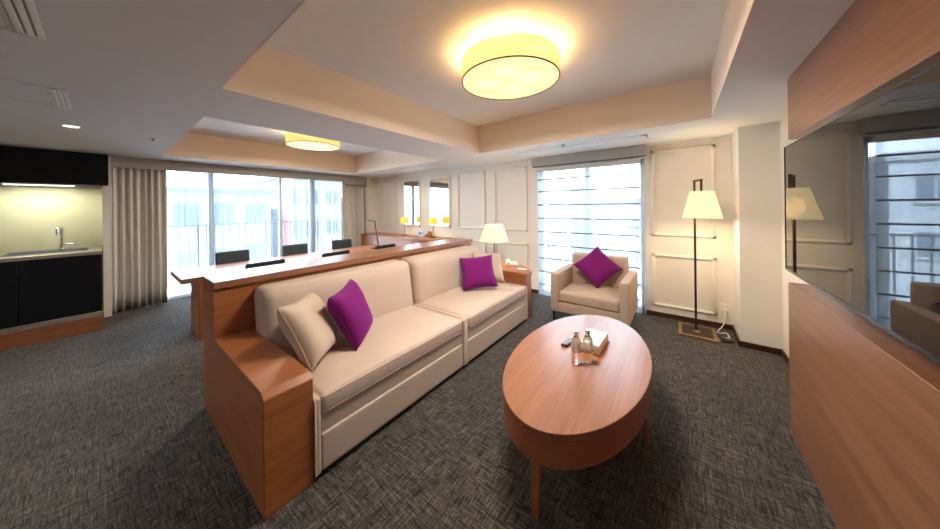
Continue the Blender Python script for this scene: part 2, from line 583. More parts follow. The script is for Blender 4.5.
add_window('window_2', 'y', YB + .12, WX0, WX1, 0.0, WZ1, (-1.15,), (.07,))

# ------------------------------------------------------------------ outside
bm = bm_new(); box(bm, -8.15, -6.95, -2.5, 7.5, -0.25, -0.06)
struct('balcony_floor', bm, M['balcony'])
bm = bm_new(); box(bm, -4.0, 2.5, 4.75, 5.9, -0.25, -0.06)
struct('balcony_floor', bm, M['balcony'])
bm = bm_new(); box(bm, -90, 60, -60, 90, -12.2, -12.0)
struct('ground', bm, M['concrete'])
def railing(name, label, a, b, ztop, n):
    ax, ay = a; bx_, by = b
    t = thing(name, (ax, ay, -0.06), label, 'railing', 'balcony railings')
    bm = bm_new(); bar(bm, (ax, ay, ztop), (bx_, by, ztop), .05, .03); build('top_rail', bm, M['dark_metal'], t)
    bm = bm_new(); bar(bm, (ax, ay, .06), (bx_, by, .06), .03); build('bottom_rail', bm, M['dark_metal'], t)
    for i in range(n):
        f = i / (n - 1)
        x, y = ax + (bx_ - ax) * f, ay + (by - ay) * f
        bm = bm_new(); post = i % 9 == 0
        bar(bm, (x, y, -0.06 if post else .05), (x, y, ztop), .035 if post else .016)
        build('post' if post else 'baluster', bm, M['dark_metal'], t)
railing('balcony_railing', 'dark metal balcony railing behind the wide window with the long curtains', (-8.0, -1.2), (-8.0, 6.0), 1.18, 55)
railing('balcony_railing', 'dark metal balcony railing behind the window with the white blind', (-3.6, 5.75), (2.0, 5.75), 1.1, 46)

def building(label, x0, x1, y0, y1, z1, wallm, roofm, face, cols, rows, roof=1.6, over=.5):
    t = thing('apartment_building', ((x0 + x1) / 2, (y0 + y1) / 2, -12), label, 'building', 'buildings across the street')
    bm = bm_new(); box(bm, x0, x1, y0, y1, -12, z1)
    build('wall', bm, wallm, t, smooth=0)
    bm = bm_new()
    if roof > 0:
        tt = bmesh.new()
        mx, my = (x0 + x1) / 2, (y0 + y1) / 2
        if (y1 - y0) > (x1 - x0):
            k = (x1 - x0) / 2
            ridge = [(mx, y0 + k, z1 + roof), (mx, y1 - k, z1 + roof)]
        else:
            k = (y1 - y0) / 2
            ridge = [(x0 + k, my, z1 + roof), (x1 - k, my, z1 + roof)]
        c = [tt.verts.new(p) for p in ((x0 - over, y0 - over, z1), (x1 + over, y0 - over, z1), (x1 + over, y1 + over, z1), (x0 - over, y1 + over, z1))]
        r = [tt.verts.new(p) for p in ridge]
        tt.faces.new(c[::-1])
        if (y1 - y0) > (x1 - x0):
            tt.faces.new((c[0], c[1], r[0])); tt.faces.new((c[1], c[2], r[1], r[0])); tt.faces.new((c[2], c[3], r[1])); tt.faces.new((c[3], c[0], r[0], r[1]))
        else:
            tt.faces.new((c[0], c[1], r[1], r[0])); tt.faces.new((c[1], c[2], r[1])); tt.faces.new((c[2], c[3], r[0], r[1])); tt.faces.new((c[3], c[0], r[0]))
        _merge(bm, tt)
        box(bm, x0 - over, x1 + over, y0 - over, y1 + over, z1 - .25, z1)
    else:
        box(bm, x0 - .15, x1 + .15, y0 - .15, y1 + .15, z1 - .1, z1 + .35)
    build('roof', bm, roofm, t, smooth=0)
    for i in range(cols):
        for j in range(rows):
            z = z1 - 1.0 - j * 2.9
            bm = bm_new()
            if face == 'x':
                y = y0 + (i + .5) * (y1 - y0) / cols
                box(bm, x1 - .05, x1 + .03, y - .55, y + .55, z - 1.3, z)
            else:
                x = x0 + (i + .5) * (x1 - x0) / cols
                box(bm, x - .55, x + .55, y0 - .03, y0 + .05, z - 1.3, z)
            f = build('window', bm, M['win_dark'], t, smooth=0)
            bm = bm_new()
            if face == 'x':
                box(bm, x1, x1 + .09, y - .03, y + .03, z - 1.3, z); box(bm, x1, x1 + .12, y - .65, y + .65, z - 1.42, z - 1.3)
            else:
                box(bm, x - .03, x + .03, y0 - .09, y0, z - 1.3, z); box(bm, x - .65, x + .65, y0 - .12, y0, z - 1.42, z - 1.3)
            build('window_bar', bm, wallm, f, smooth=0)
    return t
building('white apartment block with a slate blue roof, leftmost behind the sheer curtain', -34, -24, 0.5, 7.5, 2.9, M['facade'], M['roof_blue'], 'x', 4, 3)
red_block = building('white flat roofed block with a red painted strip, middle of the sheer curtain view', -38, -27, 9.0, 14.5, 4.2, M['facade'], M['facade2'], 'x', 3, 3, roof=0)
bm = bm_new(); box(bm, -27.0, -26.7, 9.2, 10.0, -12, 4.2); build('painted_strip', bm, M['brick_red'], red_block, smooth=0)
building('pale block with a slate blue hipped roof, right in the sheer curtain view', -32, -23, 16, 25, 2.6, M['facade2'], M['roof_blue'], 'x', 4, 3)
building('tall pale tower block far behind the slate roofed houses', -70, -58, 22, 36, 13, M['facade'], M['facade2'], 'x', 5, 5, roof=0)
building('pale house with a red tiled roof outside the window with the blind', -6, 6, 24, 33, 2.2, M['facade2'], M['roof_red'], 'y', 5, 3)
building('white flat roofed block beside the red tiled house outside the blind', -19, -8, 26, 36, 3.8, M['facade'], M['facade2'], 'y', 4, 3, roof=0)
# ------------------------------------------------------------------ curtains, pelmet, blind
def wave_sheet(bm, axis, pos, a0, a1, z0, z1, amp, lam, seed, taper=0.6, nz=8, jitter=.35):
    rnd = random.Random(seed)
    n = int((a1 - a0) / lam * 12)
    ph = [0.0]
    for i in range(n):
        ph.append(ph[-1] + 2 * PI / 12 * (1 + rnd.uniform(-jitter, jitter)))
    amps = [amp * (0.65 + 0.5 * rnd.random()) for _ in range(n // 12 + 3)]
    t = bmesh.new()
    rows = []
    for j in range(nz + 1):
        f = j / nz
        z = z1 + (z0 - z1) * f
        row = []
        for i in range(n + 1):
            a = a0 + (a1 - a0) * i / n
            am = amps[int(ph[i] / (2 * PI)) % len(amps)] * (taper + (1 - taper) * f)
            s = math.sin(ph[i]) + .25 * math.sin(2 * ph[i] + 1 + f)
            a += am * .35 * math.cos(ph[i] * 1.0) * (.5 + .5 * f)
            row.append(t.verts.new((pos + am * s, a, z) if axis == 'x' else (a, pos + am * s, z)))
        rows.append(row)
    for p, q in zip(rows[:-1], rows[1:]):
        for i in range(n):
            t.faces.new((p[i], p[i + 1], q[i + 1], q[i]))
    _merge(bm, t)
    return bm
def cloth_thick(o, th):
    md = o.modifiers.new('thickness', 'SOLIDIFY'); md.thickness = th; md.offset = 0
for a0, a1, sd, lab in ((0.078, 0.635, 3, 'heavy taupe curtain gathered beside the kitchenette'), (3.56, 4.17, 5, 'heavy taupe curtain gathered beside the mirrored corner')):
    t = thing('curtain', (-6.56, (a0 + a1) / 2, 0), lab, 'curtain', 'heavy curtains of the wide window')
    bm = bm_new(); wave_sheet(bm, 'x', -6.585, a0, a1, 0.008, 2.26, .06, .078, sd, jitter=.5)
    cloth_thick(build('drape', bm, M['curtain'], t, smooth=80), .004)
    bm = bm_new(); box(bm, -6.60, -6.555, a0, a1, 2.225, 2.26, .004)
    build('heading_tape', bm, M['curtain'], t)
bm = bm_new(); wave_sheet(bm, 'x', -6.70, 0.58, 3.62, 0.01, 2.25, .022, .14, 11, taper=.8, jitter=.5)
tag(build('sheer_curtain', bm, M['sheer'], smooth=80), 'long white sheer curtain across the wide window', 'curtain')
bm = bm_new(); box(bm, -6.515, -6.50, 0.075, 4.20, 2.135, H - .002, .003); box(bm, -6.74, -6.515, 0.075, 4.20, H - .03, H - .002); box(bm, -6.515, -6.5, 3.57, 4.2, 2.08, 2.137, .003)
box(bm, -6.74, -6.515, 4.185, 4.20, 2.135, H - .002)
tag(build('pelmet', bm, M['pelmet']), 'long grey fabric pelmet above the wide window curtains', 'pelmet')

t = thing('roman_blind', (-1.16, 4.45, 0), 'white sheer roman blind with thin dark battens behind the armchair', 'blind')
bm = bm_new(); box(bm, -1.985, -0.355, 4.395, 4.51, 2.155, H - .002, .006)
build('valance', bm, M['valance'], t)
bm = bm_new()
for k in range(3):
    z = 2.128 - k * .022
    tube(bm, [(-1.93, 4.43 + .012 * k, z), (-1.5, 4.425 + .01 * k, z - .012), (-1.15, 4.43, z - .004), (-.8, 4.425 + .01 * k, z - .014), (-.42, 4.43 + .012 * k, z - .002)], .017, 8)
build('gathered_fold', bm, M['pleat'], t, smooth=60)
bm = bm_new(); tube(bm, [(-1.965, 4.405, 2.148), (-1.5, 4.405, 2.142), (-1.15, 4.405, 2.146), (-.8, 4.405, 2.141), (-.37, 4.405, 2.149)], .010, 8)
build('head_rod', bm, M['batten'], t, smooth=60)
bars = [1.93, 1.735, 1.512, 1.290, 1.068, 0.85, 0.63, 0.41, 0.19]
prof = [2.12]
tt = bmesh.new()
rows = []
zs = [2.12]
for z in bars: zs += [z + .11, z]
zs += [0.10, 0.02]
nx = 24
for z in zs:
    on = z in bars
    rows.append([tt.verts.new((-1.905 + 1.475 * i / nx, 4.452 - (0 if on else .012) + .004 * math.sin(i * 1.7 + z * 9), z)) for i in range(nx + 1)])
for p, q in zip(rows[:-1], rows[1:]):
    for i in range(nx): tt.faces.new((p[i], p[i + 1], q[i + 1], q[i]))
bm = bm_new(); _merge(bm, tt)
build('blind_cloth', bm, M['blindcloth'], t, smooth=60)
for z in bars:
    bm = bm_new(); box(bm, -1.90, -0.435, 4.440, 4.448, z - .009, z + .009, .002)
    build('batten', bm, M['batten'], t)
bm = bm_new(); wave_sheet(bm, 'y', 4.485, -0.50, -0.375, 0.01, 2.13, .014, .06, 21)
tag(build('side_sheer', bm, M['sheer'], smooth=80), 'narrow white sheer strip at the blind edge next to the floor lamp', 'curtain')

# ------------------------------------------------------------------ ceiling fittings
def drum_light(cx, cy, label):
    R, z0, z1 = 0.375, 2.48, 2.635
    t = thing('ceiling_light', (cx, cy, z0), label, 'ceiling light', 'drum ceiling lights')
    bm = bm_new(); lathe(bm, [(R - .004, z0 + .004), (R, z0 + .004), (R, z1), (R - .004, z1)], cx, cy, 64, cap=False)
    build('drum_shade', bm, M['drum'], t, smooth=40)
    bm = bm_new(); lathe(bm, [(0, z0 + .012), (R * .6, z0 + .010), (R - .006, z0 + .010)], cx, cy, 64, cap=False)
    df = build('diffuser', bm, M['diffuser'], t, smooth=40)
    bm = bm_new()
    for a in (0.35, 0.35 + PI / 2, 0.35 + PI, 0.35 + 1.5 * PI):
        lathe(bm, [(0, z0 + .004), (.07, z0 + .006), (.095, z0 + .011)], cx + .17 * math.cos(a), cy + .17 * math.sin(a), 24, cap=False)
    build('bulb_glow_spot', bm, M['bulb'], df, smooth=60)
    bm = bm_new(); tube(bm, [(cx + R * math.cos(2 * PI * i / 64), cy + R * math.sin(2 * PI * i / 64), z0 + .004) for i in range(64)], .005, 6, closed=True)
    build('rim', bm, M['bronze'], t, smooth=60)
    bm = bm_new(); lathe(bm, [(.06, T), (.06, T - .02), (.02, T - .03), (.02, z0 + .02)], cx, cy, 24)
    build('mount', bm, M['white_metal'], t, smooth=40)
    d = bpy.data.lights.new('drum_lamp', 'AREA')
    d.shape = 'DISK'; d.size = 0.72; d.energy = LAMP_W; d.color = (1.0, 0.86, 0.70); d.spread = math.radians(176)
    o = bpy.data.objects.new('drum_lamp', d); COL.objects.link(o); o.parent = t; o.location = (0, 0, -.006)
    for k in range(4):
        a = 0.35 + k * PI / 2
        d = bpy.data.lights.new('drum_bulb', 'POINT')
        d.energy = HALO_W; d.color = (1.0, 0.56, 0.24); d.shadow_soft_size = .03
        o = bpy.data.objects.new('drum_bulb', d); COL.objects.link(o); o.parent = t
        o.location = (.25 * math.cos(a), .25 * math.sin(a), .10)
drum_light(-1.06, 1.96, 'round drum ceiling light in the recess above the coffee table')
drum_light(-4.61, 2.04, 'round drum ceiling light in the recess above the meeting table')

def downlight(x, y, label, vis=True):
    t = thing('downlight', (x, y, H), label, 'downlight', 'recessed downlights')
    bm = bm_new(); lathe(bm, [(.045, H - .002), (.055, H - .006), (.058, H)], x, y, 32, cap=False); build('ring', bm, M['white_metal'], t)
    bm = bm_new(); lathe(bm, [(0, H - .0015), (.046, H - .0015)], x, y, 32, cap=False); build('lens', bm, M['downlight'], t)
    d = bpy.data.lights.new('downlight_lamp', 'SPOT'); d.energy = 24; d.color = (1, .96, .92); d.spot_size = math.radians(140); d.spot_blend = .8; d.shadow_soft_size = .03
    o = bpy.data.objects.new('downlight_lamp', d); COL.objects.link(o); o.parent = t; o.location = (0, 0, -.02)
downlight(-4.535, -0.175, 'small round lit downlight in the low ceiling near the kitchenette')
for x_ in (-4.3, -2.7, -1.1):  # unseen fill lights, added to brighten the near end of the room
    downlight(x_, -1.35, 'recessed fill downlight added out of view behind the camera')

def slot_vent(x0, x1, y0, y1, label, segs=1):
    t = thing('air_vent', ((x0 + x1) / 2, (y0 + y1) / 2, H), label, 'air vent', 'ceiling air vents')
    bm = bm_new(); z0, z1 = H - .008, H
    m_ = .018 if y1 - y0 < .1 else .05
    box(bm, x0, x1, y0, y0 + m_, z0, z1, .002); box(bm, x0, x1, y1 - m_, y1, z0, z1, .002)
    L = (x1 - x0) / segs
    for k in range(segs + 1):
        xx = x0 + k * L
        box(bm, max(x0, xx - m_), min(x1, xx + m_), y0, y1, z0, z1, .002)
    build('frame', bm, M['vent_white'], t)
    bm = bm_new(); box(bm, x0 + .005, x1 - .005, y0 + .005, y1 - .005, H - .003, H - .001); build('slot_back', bm, M['slot'], t)
    bm = bm_new(); ym = (y0 + y1) / 2
    box(bm, x0 + .01, x1 - .01, ym - .009, ym + .009, z0 + .001, z1 - .001, .002); build('blade', bm, M['vent_white'], t)
slot_vent(-2.33, -1.30, -0.225, -0.155, 'long slotted air vent in the low ceiling, cut by the frame edge')
slot_vent(-3.74, -3.21, -0.20, -0.14, 'short slotted air vent in the low ceiling near the lit downlight')
slot_vent(-5.62, -3.85, 3.93, 4.10, 'long slotted air vent in the ceiling before the mirrors', 2)
slot_vent(-1.92, -0.29, 3.78, 3.95, 'long slotted air vent in the ceiling before the white blind', 2)
def hatch(x0, x1, y0, y1, label):
    bm = bm_new(); w, z0 = .012, H - .004
    box(bm, x0, x1, y0, y0 + w, z0, H); box(bm, x0, x1, y1 - w, y1, z0, H); box(bm, x0, x0 + w, y0, y1, z0, H); box(bm, x1 - w, x1, y0, y1, z0, H)
    box(bm, x0 + w * 1.5, x1 - w * 1.5, y0 + w * 1.5, y1 - w * 1.5, z0 + .001, H)
    tag(build('access_panel', bm, M['ceil']), label, 'access panel', 'ceiling access panels')
hatch(-3.74, -3.20, -0.85, -0.205, 'thin outlined square ceiling hatch beside the short slotted vent')
hatch(-2.33, -1.70, -0.85, -0.23, 'thin outlined square ceiling hatch beside the long cut off vent')
def sprinkler(x, y, label):
    t = thing('sprinkler_head', (x, y, H), label, 'sprinkler', 'ceiling sprinkler heads')
    bm = bm_new(); lathe(bm, [(.035, H), (.033, H - .006), (.012, H - .010)], x, y, 24); build('escutcheon', bm, M['chrome'], t)
    bm = bm_new(); lathe(bm, [(.006, H - .008), (.006, H - .018), (.016, H - .02), (.016, H - .023)], x, y, 16); build('deflector', bm, M['bronze'], t)
sprinkler(-4.67, 0.345, 'small chrome sprinkler in the ceiling before the meeting table recess')
sprinkler(-1.22, 3.70, 'small chrome sprinkler in the ceiling before the white blind')

# ------------------------------------------------------------------ kitchenette
KY0, KY1, KF = -1.70, -0.015, -5.84
t = thing('base_cabinet', (-6.3, -0.86, 0), 'black kitchenette base cabinet on a wooden plinth', 'cabinet')
bm = bm_new(); box(bm, -6.75, KF - .02, KY0, KY1, .18, .955); build('body', bm, M['black_lam'], t)
bm = bm_new(); box(bm, -6.75, KF + .02, KY0, KY1 + .005, 0, .18, .004); build('plinth', bm, M['plinth'], t)
bm = bm_new(); box(bm, -6.7, KF + .008, KY0, KY1 + .002, .18, .232, .003); build('kick_strip', bm, M['steel'], t)
dw = (KY1 - KY0) / 3
for k in range(3):
    bm = bm_new(); box(bm, KF - .02, KF, KY0 + k * dw + .002, KY0 + (k + 1) * dw - .002, .236, .952, .002)
    build('door', bm, M['black_lam'], t)
t = thing('countertop', (-6.3, -0.86, .955), 'steel kitchenette countertop with an inset sink', 'countertop')
bm = bm_new()
sx0, sx1, sy0, sy1 = -6.55, -6.02, -0.72, -0.12
for a, b, c, d in ((-6.76, sx0, KY0, KY1 + .005), (sx1, KF + .015, KY0, KY1 + .005), (sx0, sx1, KY0, sy0), (sx0, sx1, sy1, KY1 + .005)):
    box(bm, a, b, c, d, .955, .997, .003)
build('worktop', bm, M['steel'], t)
bm = bm_new()
for a, b, c, d in ((sx0, sx0 + .01, sy0, sy1), (sx1 - .01, sx1, sy0, sy1), (sx0, sx1, sy0, sy0 + .01), (sx0, sx1, sy1 - .01, sy1)):
    box(bm, a, b, c, d, .96, .998)
box(bm, sx0, sx1, sy0, sy1, .957, .962)
build('sink_basin', bm, M['slot'], t)
t = thing('faucet', (-6.6, -0.335, .997), 'chrome faucet standing behind the kitchenette sink', 'faucet')
bm = bm_new(); lathe(bm, [(.028, .997), (.026, 1.01), (.019, 1.02), (.019, 1.10), (.015, 1.11)], -6.6, -0.335, 20); build('base', bm, M['chrome'], t)
bm = bm_new(); tube(bm, [(-6.6, -.335, 1.08), (-6.6, -.335, 1.25), (-6.59, -.337, 1.275), (-6.56, -.342, 1.29), (-6.50, -.353, 1.29), (-6.46, -.36, 1.28), (-6.45, -.362, 1.25), (-6.45, -.362, 1.20)], .0155, 12); build('spout', bm, M['chrome'], t, smooth=60)
bm = bm_new(); tube(bm, [(-6.6, -.32, 1.055), (-6.6, -.245, 1.058)], .012, 12); tube(bm, [(-6.6, -.24, 1.05), (-6.58, -.215, 1.075)], .018, 12); build('lever', bm, M['chrome'], t, smooth=60)
t = thing('wall_cabinet', (-6.6, -0.83, 1.86), 'black kitchenette wall cabinet up against the ceiling', 'cabinet')
bm = bm_new(); box(bm, -6.76, -6.43, KY0, .05, 1.86, H - .002); build('body', bm, M['black_lam'], t)
dw = (.05 - KY0) / 2
for k in range(2):
    bm = bm_new(); box(bm, -6.43, -6.412, KY0 + k * dw + .002, KY0 + (k + 1) * dw - .002, 1.862, H - .004, .002); build('door', bm, M['black_lam'], t)
t = thing('under_cabinet_light', (-6.485, -0.45, 1.84), 'slim lit strip light under the black wall cabinet', 'strip light')
bm = bm_new(); box(bm, -6.52, -6.45, -.74, -.22, 1.845, 1.86, .002); build('housing', bm, M['white_metal'], t)
bm = bm_new(); box(bm, -6.515, -6.455, -.73, -.23, 1.832, 1.847, .004); build('tube', bm, M['striplight'], t)
d = bpy.data.lights.new('strip_lamp', 'AREA'); d.shape = 'RECTANGLE'; d.size = .06; d.size_y = .5; d.energy = 3.4; d.color = (1, .97, .75)
o = bpy.data.objects.new('strip_lamp', d); COL.objects.link(o); o.parent = t; o.location = (0, -.03, -.012)

# ------------------------------------------------------------------ television wall
t = thing('wall_panel', (0.67, 1.0, 0), 'large low cherry wood panel under the television', 'wood panel', 'wood panels around the television')
bm = bm_new(); box(bm, 0.56, 0.789, -1.4, 2.735, 0.0, 0.978, .003); build('panel_box', bm, M['wood_tv'], t)
t = thing('wall_panel', (0.67, 1.0, 1.905), 'large high cherry wood panel above the television', 'wood panel', 'wood panels around the television')
bm = bm_new(); box(bm, 0.56, 0.789, -1.4, 2.70, 1.905, H - .001, .003); build('panel_box', bm, M['wood_tv'], t)
TX = 0.52
t = thing('television', (TX + .03, 1.92, 1.083), 'big flat black television between the two wood panels', 'television')
ty0, ty1, tz0, tz1 = 1.25, 2.585, 1.083, 1.845
bm = bm_new(); box(bm, TX + .004, TX + .045, ty0, ty1, tz0, tz1, .004); build('housing', bm, M['black_plastic'], t)
bm = bm_new(); box(bm, TX + .001, TX + .006, ty0 + .003, ty1 - .003, tz0 + .014, tz1 - .003); build('screen', bm, M['black_gloss'], t)
bm = bm_new()
box(bm, TX - .002, TX + .006, ty0, ty1, tz0, tz0 + .014, .002); box(bm, TX - .002, TX + .006, ty0, ty1, tz1 - .003, tz1)
box(bm, TX - .002, TX + .006, ty0, ty0 + .003, tz0, tz1); box(bm, TX - .002, TX + .006, ty1 - .003, ty1, tz0, tz1)
build('bezel', bm, M['black_plastic'], t)
bm = bm_new(); box(bm, TX + .045, 0.788, 1.6, 2.2, 1.25, 1.65); build('wall_bracket', bm, M['dark_metal'], t)

# ------------------------------------------------------------------ sofa with its wooden surround
t = thing('sofa_surround', (-2.2, 1.95, 0), 'cherry wood surround with arm, high back counter and end table around the sofa', 'sofa surround')
# near arm and side panel, one stepped board
bm = bm_new()
prof = [(-1.60, 0), (-1.60, .575), (-1.632, .603), (-2.575, .603), (-2.575, .945), (-2.90, .945), (-2.90, 0)]
tt = bmesh.new()
vs = [tt.verts.new((p[0], .46, p[1])) for p in prof]
f = tt.faces.new(vs)
r = bmesh.ops.extrude_face_region(tt, geom=[f])
for v in [g for g in r['geom'] if isinstance(g, bmesh.types.BMVert)]: v.co.y = .69
bmesh.ops.recalc_face_normals(tt, faces=tt.faces)
bmesh.ops.bevel(tt, geom=[e for e in tt.edges if e.calc_face_angle(0) > .5], offset=.003, segments=2, affect='EDGES')
_merge(bm, tt)
build('arm', bm, M['wood_xy'], t)
bm = bm_new(); box(bm, -2.90, -2.575, .69, 3.46, 0, .945, .002); build('back_panel', bm, M['wood_y'], t)
bm = bm_new(); box(bm, -2.925, -2.55, .458, 3.47, .947, .996, .003); build('counter', bm, M['wood_gloss'], t)
bm = bm_new()
prism(bm, [(-2.60, 3.345), (-1.60, 3.345), (-1.60, 3.525), (-1.78, 3.73), (-2.08, 3.92), (-2.60, 3.92)], .57, .612, .003)
build('end_table_top', bm, M['wood_x'], t)
bm = bm_new()
prism(bm, [(-2.575, 3.355), (-1.61, 3.355), (-1.61, 3.52), (-1.79, 3.72), (-2.085, 3.905), (-2.575, 3.905)], 0, .57, .003)
build('end_table_body', bm, M['wood_z'], t)

def soft_box(bm, x0, x1, y0, y1, z0, z1, bev, crown=0.0, lean=0.0, n=10):
    """upholstered block: bevelled, gently crowned on +z or +x"""
    t = bmesh.new()
    bmesh.ops.create_cube(t, size=1)
    for v in t.verts:
        v.co = Vector(((x0 + x1) / 2 + v.co.x * (x1 - x0), (y0 + y1) / 2 + v.co.y * (y1 - y0), (z0 + z1) / 2 + v.co.z * (z1 - z0)))
    bmesh.ops.bevel(t, geom=list(t.edges), offset=bev, segments=5, affect='EDGES', profile=.5)
    bmesh.ops.subdivide_edges(t, edges=[e for e in t.edges if e.calc_length() > .12], cuts=n, use_grid_fill=True)
    for v in t.verts:
        fx = (v.co.x - x0) / (x1 - x0) * 2 - 1; fy = (v.co.y - y0) / (y1 - y0) * 2 - 1; fz = (v.co.z - z0) / (z1 - z0)
        if crown:
            v.co.z += crown * max(0, 1 - fx ** 4) * max(0, 1 - fy ** 4) * max(0, fz) ** 2
        if lean:
            v.co.x -= lean * fz
            v.co.x += .03 * max(0, 1 - fy ** 4) * (1 - (2 * fz - 1) ** 4) * (fx > 0)
    _merge(bm, t)
    return bm

def sofa_section(y0, y1, label):
    s = thing('sofa_section', (-2.05, (y0 + y1) / 2, 0), label, 'sofa', 'sofa halves')
    bm = bm_new(); soft_box(bm, -2.50, -1.602, y0 + .03, y1 - .03, .235, .35, .012); build('seat_deck', bm, M['sofa'], s, smooth=50)
    bm = bm_new(); soft_box(bm, -1.66, -1.592, y0 + .032, y1 - .032, .035, .245, .014); build('front_panel', bm, M['sofa'], s, smooth=50)
    for a, b in ((y0, y0 + .03), (y1 - .03, y1)):
        bm = bm_new(); soft_box(bm, -2.50, -1.586, a, b, .035, .455, .010); sp = build('side_panel', bm, M['sofa'], s, smooth=50)
        bm = bm_new(); tube(bm, [(-1.588, a if a == y0 else b, .04), (-1.588, a if a == y0 else b, .44), (-1.61, a if a == y0 else b, .458), (-2.2, a if a == y0 else b, .458)], .005, 8)
        build('piping', bm, M['piping'], sp, smooth=60)
    bm = bm_new(); soft_box(bm, -2.48, -1.586, y0 + .033, y1 - .033, .347, .462, .028, crown=.028); c = build('seat_cushion', bm, M['sofa'], s, smooth=60)
    bm = bm_new()
    for z in (.446, .361):
        tube(bm, [(-2.3, y0 + .036, z), (-1.61, y0 + .036, z), (-1.593, y0 + .05, z), (-1.590, y0 + .08, z), (-1.590, y1 - .08, z), (-1.593, y1 - .05, z), (-1.61, y1 - .036, z), (-2.3, y1 - .036, z)], .004, 8)
    build('piping', bm, M['piping'], c, smooth=60)
    bm = bm_new(); soft_box(bm, -2.52, -2.235, y0 - (.016 if y0 < 1 else -.01), y1 - .012, .40, .925, .07, lean=.075, n=8); b = build('back_cushion', bm, M['sofa'], s, smooth=60)
    for x in (-1.66, -2.42):
        for y in (y0 + .09, y1 - .09):
            bm = bm_new(); lathe(bm, [(.017, 0), (.025, .037)], x, y, 16); build('foot', bm, M['wood_z'], s)
    return s
sofa_section(.695, 2.03, 'beige sofa half beside the wooden arm, nearer half')
sofa_section(2.04, 3.335, 'beige sofa half beside the end table, farther half')

def pillow_bm(w, t=.15, seed=0, n=28, pinch=.085):
    rnd = random.Random(seed)
    a, b, c = rnd.uniform(0, 6), rnd.uniform(0, 6), rnd.uniform(0, 6)
    bm = bmesh.new()
    sheets = []
    for side in (1, -1):
        g = []
        for i in range(n + 1):
            row = []
            for j in range(n + 1):
                u, v = 2 * i / n - 1, 2 * j / n - 1
                x = u * w / 2 * (1 - pinch * (1 - v * v) * abs(u) ** 2)
                y = v * w / 2 * (1 - pinch * (1 - u * u) * abs(v) ** 2)
                h = max(0.0, (1 - u ** 4) * (1 - v ** 4)) ** .55
                z = side * t / 2 * h * (1 + .10 * math.sin(2.3 * u + a) * math.cos(1.9 * v + b)) + .012 * math.sin(2 * u + c) * math.cos(2 * v + a)
                # slack creases running in from the corners
                z += side * .006 * h * math.sin(9 * (u * v) + b) * (abs(u * v))
                row.append(bm.verts.new((x, y, z)))
            g.append(row)
        for i in range(n):
            for j in range(n):
                q = (g[i][j], g[i + 1][j], g[i + 1][j + 1], g[i][j + 1])
                bm.faces.new(q if side > 0 else q[::-1])
        sheets.append(g)
    bmesh.ops.remove_doubles(bm, verts=bm.verts, dist=1e-5)
    return bm

def pillow(loc, R, w, mat, label, group, seed, t=.15):
    p = thing('throw_pillow', loc, label, 'pillow', group)
    ORIG[p.name] = Vector((0, 0, 0))
    p.rotation_euler = Matrix(R).to_euler()
    bm = pillow_bm(w, t, seed)
    build('cover', bm, mat, p, smooth=70)
    k = w / 2 * .998
    bm = bm_new()
    pts = []
    for (ux, uy), (vx, vy) in (((-1, -1), (1, -1)), ((1, -1), (1, 1)), ((1, 1), (-1, 1)), ((-1, 1), (-1, -1))):
        for i in range(12):
            f = i / 12
            u, v = ux + (vx - ux) * f, uy + (vy - uy) * f
            pts.append((u * w / 2 * (1 - .085 * (1 - v * v) * abs(u)), v * w / 2 * (1 - .085 * (1 - u * u) * abs(v)), .012 * math.sin(2 * u + random.Random(seed).uniform(0, 0)) * 0))
    tube(bm, pts, .0035, 6, closed=True)
    build('seam', bm, mat, p, smooth=60)
    return p
pillow((-2.005, 0.855, 0.69), [[-0.674, -0.406, 0.616], [0.733, -0.269, 0.625], [-0.088, 0.873, 0.479]], .43, M['beige'], 'beige satin throw pillow leaning by the wooden sofa arm', 'beige throw pillows', 3, .17)
pillow((-2.03, 1.175, 0.69), [[-0.662, -0.279, 0.696], [0.748, -0.306, 0.589], [0.048, 0.91, 0.412]], .425, M['purple'], 'purple velvet throw pillow on the nearer sofa half, beside a beige one', 'purple throw pillows', 4, .165)
pillow((-1.99, 2.81, 0.69), [[0.736, -0.439, 0.516], [0.672, 0.38, -0.635], [0.083, 0.814, 0.574]], .42, M['purple'], 'purple velvet throw pillow on the farther sofa half, before a beige one', 'purple throw pillows', 5, .15)
pillow((-2.07, 3.14, 0.69), [[0.757, -0.371, 0.538], [0.653, 0.455, -0.606], [-0.02, 0.81, 0.587]], .42, M['beige'], 'beige satin throw pillow behind the purple one by the end table', 'beige throw pillows', 6, .12)
pillow((-0.90, 4.06, 0.665), [[0.614, -0.763, 0.202], [0.532, 0.211, -0.82], [0.583, 0.611, 0.535]], .43, M['purple'], 'purple velvet throw pillow set on its corner on the armchair', 'purple throw pillows', 7, .17)

# lamp, telephone and card on the end table
def square_shade(bm, cx, cy, z0, z1, s0, s1, th=.004):
    t = bmesh.new()
    ring = []
    for s, z in ((s0, z0), (s1, z1), (s1 - th * 2, z1), (s0 - th * 2, z0)):
        ring.append([t.verts.new((cx + a * s / 2, cy + b * s / 2, z)) for a, b in ((-1, -1), (1, -1), (1, 1), (-1, 1))])
    for i in range(4):
        a, b = ring[i], ring[(i + 1) % 4]
        for k in range(4): t.faces.new((a[k], a[(k + 1) % 4], b[(k + 1) % 4], b[k]))
    bmesh.ops.recalc_face_normals(t, faces=t.faces)
    _merge(bm, t)
    return bm
def lamp_light(parent, loc, energy, r=.035, col=(1, .74, .45)):
    d = bpy.data.lights.new('lamp_bulb', 'POINT'); d.energy = energy; d.color = col; d.shadow_soft_size = r
    o = bpy.data.objects.new('lamp_bulb', d); COL.objects.link(o); o.parent = parent; o.location = loc
lx, ly = -2.33, 3.74
t = thing('table_lamp', (lx, ly, .612), 'table lamp with a cream square shade on the end table behind the sofa', 'lamp')
